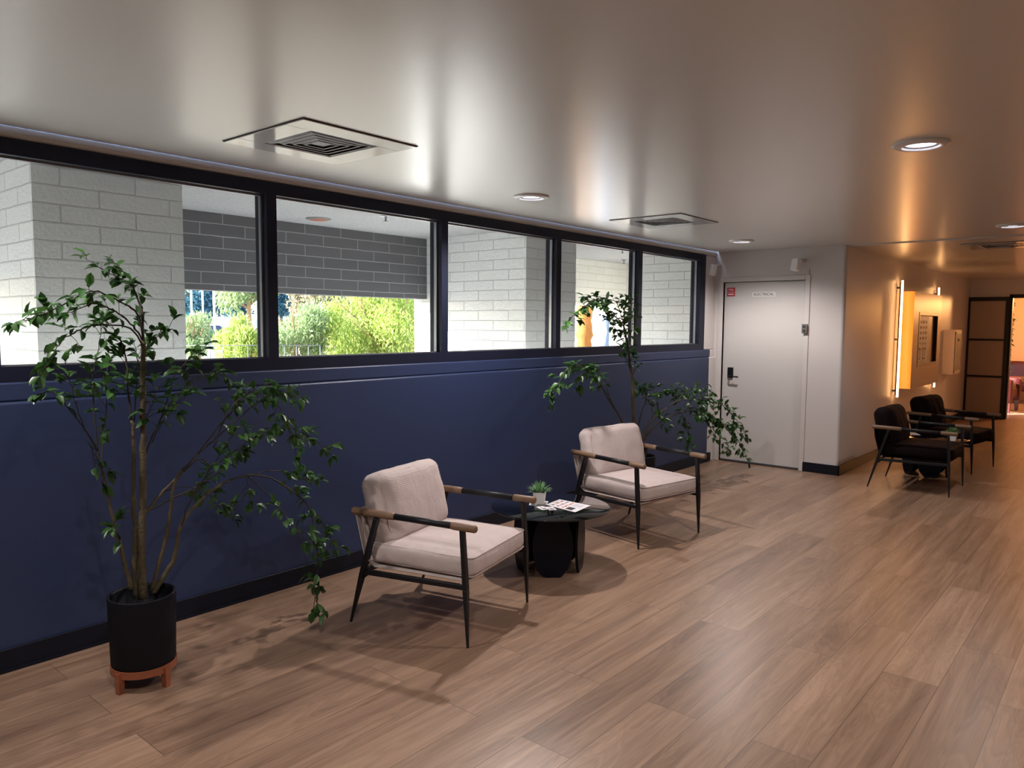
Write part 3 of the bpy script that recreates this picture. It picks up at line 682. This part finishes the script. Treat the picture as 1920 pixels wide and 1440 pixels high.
T1=[
 (path([(268,1122),(266,1060),(266,1000),(268,900),(268,800),(268,700),(269,640)],PY,PY-.02),.020,.009,1,1),
 (path([(255,1120),(252,1060),(254,1000),(250,930),(251,860),(249,800),(247,788)],PY+.02,PY+.05),.013,.006,1,1),
 (path([(269,645),(261,593),(236,571),(205,556),(178,546),(150,554),(130,566),(83,588),(47,602),(27,607)],PY-.02,PY-.25),.0045,.0012,0,.42),
 (path([(269,640),(264,577),(250,546),(230,524),(205,513),(180,497),(157,482)],PY-.02,PY+.2),.004,.0012,0,.4),
 (path([(270,640),(267,585),(255,552),(244,527),(232,510),(217,494)],PY-.02,PY+.1),.004,.0012,0,.45),
 (path([(268,640),(250,612),(222,588),(195,574),(170,570),(135,585),(112,590)],PY-.02,PY-.1),.004,.0012,0,.3),
 (path([(268,650),(245,616),(194,609),(167,611),(139,624),(117,638),(103,660),(92,679),(75,705)],PY-.02,PY-.35),.004,.0012,0,.38),
 (path([(271,660),(285,640),(294,632),(308,624),(321,617)],PY-.02,PY+.1),.002,.001,0,.6),
 (path([(269,680),(276,640),(268,615),(262,590)],PY,PY+.1),.002,.001,0,.1),
 (path([(246,1105),(235,1060),(222,1010),(208,960),(196,905),(188,868),(183,845)],PY,PY+.06),.010,.004,1,1),
 (path([(183,845),(178,793),(174,738),(174,707),(181,671),(189,627),(193,605)],PY+.06,PY+.14),.0035,.0012,0,.35),
 (path([(183,845),(165,815),(150,793),(130,768),(111,743),(90,735),(72,742)],PY+.06,PY-.15),.0035,.0012,0,.6),
 (path([(158,800),(146,770),(137,735),(128,700),(122,678)],PY+.0,PY-.05),.002,.001,0,.35),
 (path([(190,880),(194,821),(200,766),(200,710),(203,680)],PY+.06,PY+.2),.003,.001,0,.3),
 (path([(190,870),(175,850),(180,880),(190,905)],PY,PY),.002,.001,0,.3),
 (path([(225,1015),(214,985),(222,970)],PY,PY-.04),.002,.001,0,.0),
 (path([(247,790),(239,710),(236,668),(226,640),(212,615),(200,600)],PY+.05,PY+.12),.0045,.0012,0,.3),
 (path([(250,800),(258,700),(256,660),(250,640)],PY+.05,PY+.2),.003,.001,0,.3),
 (path([(284,1108),(304,1035),(316,985),(322,941),(328,904),(341,881)],PY,PY-.06),.010,.005,1,1),
 (path([(341,881),(371,851),(397,817),(420,790),(442,765),(469,746),(500,735),(530,740),(560,752)],PY-.06,PY+.1),.004,.0012,0,.35),
 (path([(371,851),(401,826),(430,800),(480,757),(505,753),(521,759),(540,799),(552,840),(563,868)],PY-.05,PY-.2),.0035,.0012,0,.38),
 (path([(288,1112),(304,1085),(322,1057),(332,1020),(337,990),(356,960),(394,922),(431,900)],PY,PY-.10),.013,.005,1,1),
 (path([(431,900),(465,891),(506,896),(555,926),(581,956),(592,1009),(596,1057),(590,1099),(589,1140)],PY-.10,PY-.18),.0045,.0013,0,.28),
 (path([(431,900),(480,888),(520,882),(545,890),(572,900),(600,895)],PY-.1,PY+.2),.003,.001,0,.5),
 (path([(465,893),(500,925),(525,952),(545,980),(570,1015)],PY-.1,PY-.3),.003,.001,0,.45),
 (path([(463,893),(466,915),(467,945)],PY-.1,PY-.12),.002,.001,0,.3),
 (path([(555,926),(590,960),(612,990),(628,1030)],PY-.12,PY+.1),.0025,.001,0,.45),
 (path([(272,962),(295,935),(317,910),(340,887),(371,851)],PY,PY-.05),.008,.004,1,1),
 (path([(345,884),(375,860),(401,874),(440,845),(480,817),(510,805),(540,800),(585,821),(608,840),(624,855)],PY-.05,PY-.02),.0035,.0012,0,.2),
 (path([(273,960),(327,933),(373,910),(410,885),(430,865),(455,850)],PY,PY+.2),.005,.0014,0,.35),
 (path([(300,925),(345,912),(395,930),(415,955),(440,975)],PY,PY+.1),.0025,.001,0,.45),
 (path([(340,990),(352,950),(375,910),(400,870),(430,825),(455,800)],PY-.06,PY-.25),.0035,.0012,0,.35),
 (path([(272,855),(285,820),(300,788),(315,745),(325,710),(355,671),(382,655)],PY,PY-.12),.004,.0012,0,.5),
 (path([(300,788),(322,755),(344,732),(366,712),(389,699),(417,704),(440,720)],PY-.05,PY+.15),.0035,.0012,0,.3),
 (path([(285,830),(300,800),(320,770),(345,745)],PY,PY-.15),.0025,.001,0,.3),
 (path([(268,800),(278,775),(290,745),(285,720)],PY,PY-.1),.0025,.001,0,.2),
 (path([(400,840),(430,770),(470,735),(500,722),(545,738),(563,745)],PY-.1,PY-.28),.003,.001,0,.42),
]
potted_tree('tall potted tree in black planter on reddish wooden stand, left foreground',1.424,-.565,T1,1.0,.136,.305,.095,11,dens=1.3)
Q=-.42
T2=[
 (path([(1192,870),(1190,800),(1187,760),(1186,715),(1181,680),(1179,660)],Q,Q+.05),.020,.010,1,1),
 (path([(1179,665),(1172,627),(1170,602),(1172,577),(1176,560)],Q+.05,Q+.1),.006,.002,0,.2),
 (path([(1179,660),(1172,620),(1162,602),(1140,582),(1120,567),(1100,572),(1080,587),(1066,602)],Q+.05,Q-.2),.006,.002,0,.35),
 (path([(1176,640),(1160,575),(1140,561),(1115,563)],Q+.05,Q),.004,.0015,0,.3),
 (path([(1180,640),(1186,610),(1185,585),(1178,562)],Q+.05,Q+.2),.004,.0015,0,.1),
 (path([(1180,660),(1165,635),(1150,612),(1135,595)],Q+.05,Q),.004,.0015,0,.3),
 (path([(1180,690),(1172,665),(1165,650)],Q+.05,Q),.003,.0015,0,.2),
 (path([(1185,715),(1190,690),(1188,668)],Q+.05,Q),.003,.0015,0,.3),
 (path([(1180,860),(1172,805),(1160,777)],Q,Q-.02),.014,.008,1,1),
 (path([(1160,777),(1140,747),(1125,720),(1107,702),(1085,687),(1062,695),(1047,720),(1040,745)],Q-.02,Q-.2),.006,.002,0,.4),
 (path([(1160,777),(1138,738),(1118,712),(1098,695),(1078,680)],Q-.02,Q),.005,.002,0,.5),
 (path([(1145,755),(1130,705),(1115,690)],Q-.02,Q+.05),.004,.0015,0,.4),
 (path([(1100,700),(1088,705),(1092,725)],Q-.1,Q-.1),.003,.0015,0,.1),
 (path([(1196,860),(1197,800),(1210,750),(1214,732),(1222,728)],Q,Q+.05),.006,.002,0,.65),
 (path([(1189,735),(1196,722),(1204,730)],Q,Q+.05),.003,.0015,0,.2),
 (path([(1205,865),(1207,815),(1225,785),(1250,765)],Q,Q-.08),.012,.006,1,1),
 (path([(1250,765),(1275,750),(1312,749),(1337,750),(1357,762),(1375,780),(1392,805),(1403,822)],Q-.08,Q-.3),.005,.0018,0,.35),
 (path([(1207,825),(1232,795),(1270,775)],Q,Q-.1),.010,.005,1,1),
 (path([(1270,775),(1300,770),(1332,777),(1362,805),(1390,835),(1402,868)],Q-.1,Q-.42),.005,.0018,0,.12),
 (path([(1262,778),(1275,772),(1287,795),(1292,820),(1292,840)],Q-.1,Q-.15),.004,.0015,0,.3),
 (path([(1250,765),(1280,742),(1300,735),(1320,742),(1337,737)],Q-.08,Q-.05),.004,.0015,0,.3),
 (path([(1222,785),(1225,747),(1250,732),(1262,735),(1266,750)],Q,Q+.1),.004,.0015,0,.35),
 (path([(1235,775),(1232,755),(1240,790),(1247,802)],Q-.05,Q-.08),.003,.0015,0,.2),
 (path([(1300,770),(1318,785),(1330,800),(1345,825),(1365,845)],Q-.15,Q-.35),.004,.0015,0,.2),
 (path([(1290,765),(1308,760),(1322,768),(1310,785)],Q-.15,Q-.25),.004,.0015,0,.0),
 (path([(1330,775),(1350,790),(1372,800),(1385,812)],Q-.2,Q-.35),.003,.0015,0,.1),
]
potted_tree('tall leafy potted tree beside the electrical door, behind the farther cream armchair',5.90,-.42,T2,1.15,.146,.32,.095,23,dens=1.5)

# ================================================================== CORRIDOR WALL FITTINGS
for x,lab in ((10.46,'long vertical glowing light bar nearest, left of the display panel'),(12.62,'vertical glowing light bar mostly hidden behind the display panel')):
    t=thing('light_bar',lab,'wall light',(x,-1.4275,.0),0,'vertical light bars on the corridor wall')
    B().box((-.030,-.050,.715),(-.006,-.034,2.15)).obj('channel','grey',t)
    B().box((-.027,-.069,.70),(-.001,-.0505,2.17)).obj('light_strip','led',t)
    for z in (.78,1.43,2.08): B().box((-.025,-.034,z-.012),(-.010,0,z+.012)).obj('bracket','steel',t)
t=thing('display_panel','deep tan wall box with a recessed poster between two light bars','display',(10.60,YW,0))
b=B(); D=-.1725; x0,x1,zz0,zz1=0,1.66,.80,2.04; sx0,sx1,sz0,sz1=.30,1.46,1.07,1.785
b.box((x0,D,zz0),(sx0,0,zz1)).box((sx1,D,zz0),(x1,0,zz1)).box((sx0,D,zz0),(sx1,0,sz0)).box((sx0,D,sz1),(sx1,0,zz1))
b.obj('housing','tan',t)
B().box((-.004,D,zz0),(0,0,zz1)).obj('lit_side_sheet','yellow',t)  # thin sheet coloured as if lit by the nearby light bar
b=B(); rect=lambda X0,X1,Z0,Z1,Y0,Y1: b.box((X0,Y0,Z0),(X1,Y1,Z1))
rect(sx0,sx0+.04,sz0,sz1,D-.004,D+.035);rect(sx1-.04,sx1,sz0,sz1,D-.004,D+.035);rect(sx0+.04,sx1-.04,sz0,sz0+.04,D-.004,D+.035);rect(sx0+.04,sx1-.04,sz1-.04,sz1,D-.004,D+.035)
rect(sx0,sx1,sz0,sz1,D+.035,D+.045)
b.obj('screen_frame','display',t)
po=B().box((sx0+.05,D+.031,sz0+.05),(sx1-.42,D+.034,sz1-.05)).obj('poster','paper',t)
b=B()
for i in range(4):
    for j in range(6):
        w=.035+.01*((i+j)%3); h=.022 if j<4 else .014
        X=sx0+.12+i*.155; Z=sz1-.13-j*.072
        n=10; vs=[(X+w*math.cos(2*PI*k/n),D+.0295,Z+h*math.sin(2*PI*k/n)) for k in range(n)]; b.add(vs,[tuple(range(n))])
b.obj('small_marks','inkr',po)
b=B()
for cx in (sx0+.22,sx0+.50):
    w,h,k=.065,.075,.012
    b.box((cx-w,D+.029,1.16),(cx-w+k,D+.030,1.16+2*h)).box((cx+w-k,D+.029,1.16),(cx+w,D+.030,1.16+2*h)).box((cx-w,D+.029,1.16),(cx+w,D+.030,1.16+k)).box((cx-w,D+.029,1.16+2*h-k),(cx+w,D+.030,1.16+2*h))
b.obj('oblong_outlines','ink',po)
t=thing('wall_cabinet','pink-lit white shallow wall cabinet between the display and sliding door','cabinet',(13.42,YW,.85))
B().box((0,-.16,0),(.55,0,.70)).obj('housing','pinkw',t,bevel=.004)  # white housing, coloured pink for the warm light on it
b=B().box((.03,-.166,.04),(.52,-.16,.66)); b.obj('door_panel','grey',t)
B().box((.03,-.17,.03),(.06,-.16,.67)).box((.50,-.17,.03),(.53,-.16,.67)).box((.03,-.17,.64),(.53,-.16,.67)).box((.03,-.17,.03),(.53,-.16,.06)).obj('door_frame','trimw',t)
B().box((.25,-.175,.52),(.30,-.166,.56)).obj('latch','ink',t)

# lounge furniture
def lounge(name,label,cat,loc,w,rz,grp=None):
    t=thing(name,label,cat,loc,rz,grp)
    put('seat',rbox(w-.3,.7,.2,.05,8),'sofa',t,(0,0,.36))
    put('seat_cushion',rbox(w-.36,.6,.12,.04,8,.01),'sofa2',t,(.03,0,.49))
    put('backrest',rbox(w-.2,.2,.5,.07,8,),'sofa',t,(-.36,0,.62),(0,-.12,0))
    for s_ in (-1,1):
        put('arm',rbox(.17,.78,.46,.06,8),'sofa',t,(0,s_*(w/2-.09),.42))
        for x in (-.3,.33): B().bar((x,s_*(w/2-.1),.2),(x,s_*(w/2-.1),0),.07,.07,w2=.05,h2=.05).obj('leg','sofa',t)
    return t
lounge('lounge_chair','oxblood leather lounge chair just inside the lit doorway','armchair',(17.05,-1.66,0),.86,math.radians(-95))
t=lounge('sofa','dark leather sofa with brown cushions against the warm lit lounge wall','sofa',(19.2,-2.3,0),2.2,PI)
t=thing('hanging_vine','trailing green vine hanging beside the lit lounge doorway','plant',(16.0,-1.98,0)); b=B(); l=B(); R=random.Random(9)
pts=[V((0+R.uniform(-.02,.02),R.uniform(-.02,.02),2.02-.09*i)) for i in range(14)]; b.tube(pts,.004,5)
for i,p in enumerate(pts):
    for _ in range(3 if i not in (4,5) else 8): leaf(l,p,V((R.uniform(-1,1),R.uniform(-1.3,.4),R.uniform(-1,.3))),V((0,0,1)),.10,.06)
B().tube([pts[0]+V((0,0,.42)),pts[0]],.002,4).obj('cord','twig',t)
b.obj('vine_stem','twig',t); l.obj('foliage','leaf',t)

# ================================================================== OUTSIDE: covered walkway
ZS=2.505; FB=1.856
struct(B().box((-6,.16,ZS),(9.9,2.4,ZS+.2)).obj('ceiling','soffit'))
struct(B().box((XB,.14,2.39),(9.9,.3,ZS)).obj('trim_8','soffit'))
struct(B().box((-6,.16,-.05),(10.1,3.2,0)).obj('floor','concrete'))
struct(B().box((XB,.17,0),(8.28,.2,1.30)).obj('wall_outside','pier'))
def pier(x0,x1,y0,y1,lab,z1=ZS,mt='pier'):
    o=B().box((x0,y0,0),(x1,y1,z1)).obj('block_column',mt); tag(o,lab,'column',None); return o
pier(1.497,2.335,.8,2.4,'wide white painted block column outside the leftmost window')
pier(5.76,6.60,.8,2.4,'white block column outside the third window, sunlight across its lower side')
pier(-2.75,-1.91,.8,2.4,'white block column outside, beyond the left edge')
o=B().box((8.28,.16,0),(9.9,.98,ZS)).obj('block_column','pier'); tag(o,'white block end wall outside the last window pane','column')
o=tag(B().box((2.335,2.2,FB),(5.76,2.4,ZS-.002)).obj('block_fascia','fascia'),'charcoal block beam spanning between the two white columns above the trees','beam')
o=tag(B().box((-1.91,2.2,FB),(1.497,2.4,ZS-.002)).obj('block_fascia','fascia'),'charcoal block beam left of the wide white column','beam')
o=tag(B().box((6.60,2.2,FB),(9.9,2.4,ZS-.002)).obj('block_fascia','fasciaw'),'cream block beam seen through the fourth window','beam')
# sprinklers and light in the soffit
for x,y,lab in ((4.26,1.12,'small sprinkler head on the outdoor soffit behind the second window'),(7.87,1.02,'small sprinkler head on the soffit, upper one in the fourth window'),(9.2,1.82,'small sprinkler head on the soffit, lower one in the fourth window')):
    t=thing('sprinkler_head',lab,'sprinkler',(x,y,ZS))
    B().lathe([(.0001,-.012),(.032,-.012),(.04,-.001),(.04,0)],16).obj('escutcheon','grey',t)
    B().lathe([(.012,-.01),(.012,-.03),(.007,-.034),(.007,-.052),(.02,-.055),(.02,-.058),(.0001,-.058)],12).obj('nozzle','grey',t)
t=thing('soffit_light','round orange-trimmed light fitting in the outdoor soffit behind second window','ceiling light',(4.06,1.79,ZS))
B().lathe([(.11,0),(.11,-.005),(.077,-.012),(.07,-.002)],32).obj('trim_ring','grey',t)
B().lathe([(.075,-.012),(.065,-.016),(.0001,-.017)],32).obj('cover',pbr('orange_cover',(.30,.09,.05),rough=.5),t)
# sunlit white wing with palm trunk
struct(B().box((9.9,.98,0),(10.1,3.6,3.2)).obj('wall_wing','house'))
t=thing('palm_trunk','rough orange-brown palm trunk against the sunlit white wall','tree',(9.52,2.70,0))
b=B(); prof=[]
for i in range(27):
    prof.append((.105+(.018 if i%2 else 0)+(.02 if i in (19,20,24) else 0),i*.075))
b.lathe(prof+[(.0001,26*.075)],18); b.obj('trunk','palm',t)
b=B(); R=random.Random(2)
for _ in range(36):
    az=R.uniform(0,2*PI); el=R.uniform(-.4,1.3); d=V((math.cos(az)*math.cos(el),math.sin(az)*math.cos(el),math.sin(el))); p=V((0,0,1.95)); L=.28
    s_=d.cross(V((0,0,1))).normalized()*.022
    b.add([p,p+d*L*.5+s_,p+d*L,p+d*L*.5-s_],[(0,1,2,3)])
b.obj('fronds','treeC',t)
t=tag(B().box((9.87,2.50,0),(9.899,2.68,1.72)).obj('shutter','bluewin'),'narrow blue-grey shutter on the sunlit white wall beside the palm','shutter')
# ground, road
struct(B().box((-150,3.2,-.15),(220,260,-.1)).obj('floor_outdoors','ground'))
def P2(px,R_): a=YAW-math.atan((px-960)/FPX); return (R_*math.cos(a),CAM.y+R_*math.sin(a))
a=P2(300,55); b_=P2(520,50); c_=P2(470,78); d_=P2(360,90)
b=B(); b.add([(a[0],a[1],-.09),(b_[0],b_[1],-.09),(c_[0],c_[1],-.09),(d_[0],d_[1],-.09)],[(0,1,2,3)]); struct(b.obj('floor_road','road'))
def tree(name,label,cat,px,Rr,base,h,cr,n,ls,mt,group=None,trunk=.06,kind='round',seed=0,aspect=1.5,tmat='trunk',blobs=16):
    R=random.Random(seed+int(px)); x,y=P2(px,Rr)
    t=thing(name,label,cat,(x,y,-.1),0,group)
    b=B(); top=h; stems=[]
    nst=1 if kind!='bush' else 9
    for k in range(nst):
        a=R.uniform(0,2*PI); rr=0 if nst==1 else cr*.75*R.uniform(.3,1)
        p=[V((0,0,0)),V((rr*.3*math.cos(a),rr*.3*math.sin(a),h*.4)),V((rr*math.cos(a),rr*math.sin(a),h*.92))]
        b.tube(smooth(p,3),[trunk*(1-.13*i) for i in range(7)],6); stems.append(p)
        for j in range(5 if nst==1 else 1):
            a2=R.uniform(0,2*PI); q=p[1].lerp(p[2],R.random()*.8); b.tube([q,q+V((math.cos(a2)*cr*.7,math.sin(a2)*cr*.7,cr*.5))],[trunk*.4,trunk*.1],5)
    b.obj('trunk',tmat,t)
    f=B(); cz=h-cr*aspect*.5
    bl=[]
    for k in range(blobs):
        while True:
            v=V((R.uniform(-1,1),R.uniform(-1,1),R.uniform(-1,1)))
            if v.length<=1: break
        bl.append((V((v.x*cr*.75,v.y*cr*.75,cz+v.z*cr*aspect*.5*.8)),cr*R.uniform(.25,.45)))
    for _ in range(n):
        c,r=bl[R.randrange(len(bl))]
        v=V((R.gauss(0,1),R.gauss(0,1),R.gauss(0,1))).normalized()*(r*R.uniform(.3,1.05)); p=c+v
        d=V((R.gauss(0,1),R.gauss(0,1),R.gauss(0,1)+(1.5 if kind=='bush' else (-1.8 if kind=='weep' else 0)))).normalized(); s_=d.orthogonal().normalized(); s_=(Matrix.Rotation(R.uniform(0,6.28),3,d)@s_)
        L=ls*R.uniform(.6,1.3); W=L*(.28 if kind in('bush','weep') else .5)
        f.add([p,p+d*L*.5+s_*W*.5,p+d*L,p+d*L*.5-s_*W*.5],[(0,1,2,3)])
    f.obj('foliage',mt,t); return t
G='trees beyond the covered walkway'
# near feathery shrubs
tree('feathery_tree','bright yellow-green feathery tree filling the right of the second window','tree',712,15,0,2.85,1.25,24000,.085,'treeA',G,.045,'bush',1,1.9,blobs=26)
tree('feathery_tree','yellow-green feathery tree against the white column edge','tree',782,18,0,2.9,1.0,14000,.085,'treeA',G,.045,'bush',2,2.2,blobs=16)
tree('feathery_shrub','pale green upright shrub just right of the first mullion','shrub',558,15,0,2.12,.72,12000,.09,'treeB',G,.035,'bush',3,2.0,blobs=14)
tree('feathery_shrub','yellow-green low shrub under the first window, left of the mullion','shrub',458,15,0,1.78,.60,9000,.085,'treeA',G,.035,'bush',4,1.6)
tree('feathery_shrub','low yellow-green shrub at the middle bottom of the second window','shrub',640,17,0,1.80,.65,8000,.085,'treeA',G,.035,'bush',5,1.6)
tree('leafy_shrub','small green shrub beside the wide white column','shrub',368,24,0,1.95,.7,5000,.11,'treeB',G,.05,'bush',6,2.0)
# mid
tree('spreading_tree','tawny spreading tree behind the pale green shrub','tree',588,34,0,3.5,1.5,9000,.16,'treeD',G,.14,'round',7,1.2)
tree('spreading_tree','tawny tree partly hidden by the bright feathery tree','tree',672,42,0,3.6,1.3,7000,.16,'treeD',G,.12,'round',8,1.3)
tree('weeping_tree','tall olive weeping tree with an orange trunk left of the mullion','tree',468,38,0,5.2,1.9,8000,.22,'treeB',G,.18,'weep',9,1.7)
tree('dark_shrub','dark blue-green round shrub in the middle of the second window','shrub',607,30,0,2.1,.62,3000,.13,'treeC',G,.06,'round',10,1.2)
# far
tree('far_tree','big blue-green tree far off at the edge of the wide white column','tree',362,72,0,6.4,3.2,8000,.42,'treeC',G,.35,'round',11,1.4)
tree('far_tree','big blue-green tree far off behind the poles','tree',437,88,0,6.6,3.2,8000,.42,'treeC',G,.35,'round',12,1.4)
tree('far_tree','dark far tree just right of the first mullion','tree',528,85,0,5.6,2.2,4000,.4,'treeC',G,.3,'round',13,1.5)
tree('far_tree','dark far tree behind the tawny spreading tree','tree',630,90,0,6.0,3.4,5000,.45,'treeC',G,.3,'round',14,1.1)
tree('far_tree','dark far tree behind the bright feathery trees','tree',740,85,0,6.6,4.4,6000,.45,'treeC',G,.3,'round',15,1.1)
# poles
for px,Rr,h,r_,lab in ((361,40,5.5,.05,'thin white pole nearest the wide column'),(382,42,5.5,.05,'thin white pole second from the wide column'),(403,36,4.9,.05,'thin white pole standing in front of the road'),(618,60,7.5,.06,'thin distant utility pole above the tawny trees')):
    x,y=P2(px,Rr); tag(B().tube([(0,0,0),(0,0,h)],r_,8).obj('pole','pole',None,(x,y,-.1)),lab,'pole','tall thin poles outside')
# pale fence / wall with posts behind the road
t=thing('perimeter_fence','low pale wall with white posts behind the road','fence',P2(430,92)+( -.1,))
ax,ay=P2(352,92); bx,by=P2(505,92); cx,cy=P2(430,92)
A=V((ax-cx,ay-cy,0)); Bv=V((bx-cx,by-cy,0))
b=B(); b.bar(A+V((0,0,.45)),Bv+V((0,0,.45)),.15,.9); b.obj('wall_panel','house',t)
for i in range(13):
    p=A.lerp(Bv,i/12); B().bar(p,p+V((0,0,2.0)),.22,.22).obj('post','pole',t)
# near railing
t=thing('metal_railing','thin dark metal railing low behind the first window','railing',P2(420,12)+(-.1,))
ax,ay=P2(345,12); bx,by=P2(600,12); cx,cy=P2(420,12); A=V((ax-cx,ay-cy,0)); Bv=V((bx-cx,by-cy,0))
for z in (.75,1.34): B().tube([A+V((0,0,z)),Bv+V((0,0,z))],.006,6).obj('rail','grey',t)
for i in range(12):
    p=A.lerp(Bv,i/11); B().tube([p,p+V((0,0,1.34))],.006,6).obj('post','grey',t)
# car
x,y=P2(398,70); t=thing('car','small dark blue car parked far off by the road','car',(x,y,-.09),YAW+.3-PI/2)
def car_prof():
    return [(-2.1,.3),(-2.1,.75),(-1.5,.85),(-1.0,1.35),(.6,1.38),(1.2,.92),(2.0,.8),(2.1,.35)]
pr=car_prof(); n=len(pr); b=B(); b.add([(x_,y_,z_) for y_ in (-.85,.85) for x_,z_ in pr],[tuple(range(n)),tuple(range(2*n-1,n-1,-1))]+[(i,i+n,(i+1)%n+n,(i+1)%n) for i in range(n)]); b.obj('body','carp',t,bevel=.08)
for x_ in (-1.35,1.35):
    for y_ in (-.8,.8): B().tube([(x_,y_-.1,.32),(x_,y_+.1,.32)],.32,16).obj('wheel','ink',t)

# ================================================================== LIGHT
w=bpy.data.worlds.new('sky'); S.world=w; w.use_nodes=True; nt=w.node_tree; nt.nodes.clear()
out=nt.nodes.new('ShaderNodeOutputWorld'); bg=nt.nodes.new('ShaderNodeBackground'); sk=nt.nodes.new('ShaderNodeTexSky')
sk.sky_type='NISHITA'; sk.sun_disc=False; sk.sun_elevation=math.radians(38); sk.sun_rotation=math.radians(-45); sk.altitude=300; sk.air_density=1; sk.dust_density=1.5
bg.inputs[1].default_value=.85
nt.links.new(sk.outputs[0],bg.inputs[0]); nt.links.new(bg.outputs[0],out.inputs[0])
sd=V((1.05,-1,-.66)).normalized()
sl=bpy.data.lights.new('sun','SUN'); sl.energy=27; sl.angle=.009; sl.color=(1,.97,.92)
so=bpy.data.objects.new('sun',sl); COL.objects.link(so); so.rotation_euler=sd.to_track_quat('-Z','Y').to_euler(); so.location=(0,20,20)
# lounge lamp (out of sight to the right) : warm ceiling lamp
def area(name,loc,size,e,col):
    l=bpy.data.lights.new(name,'POINT'); l.energy=e; l.color=col; l.shadow_soft_size=size
    o=bpy.data.objects.new(name,l); COL.objects.link(o); o.location=loc; return o
area('lounge_lamp',(18.2,-3.2,2.2),.12,170,(1,.45,.15))
area('corridor_fill',(13.6,-3.6,2.3),.1,6,(1,.50,.30))  # unseen warm fill light, added without a fitting

vs=S.view_settings; S.display_settings.display_device='sRGB'; vs.view_transform='Standard'; vs.look='None'; vs.gamma=1; vs.use_curve_mapping=False
vs.exposure=0.5
S.cycles.max_bounces=8; S.cycles.diffuse_bounces=5; S.cycles.glossy_bounces=4; S.cycles.transparent_max_bounces=12; S.cycles.sample_clamp_indirect=6
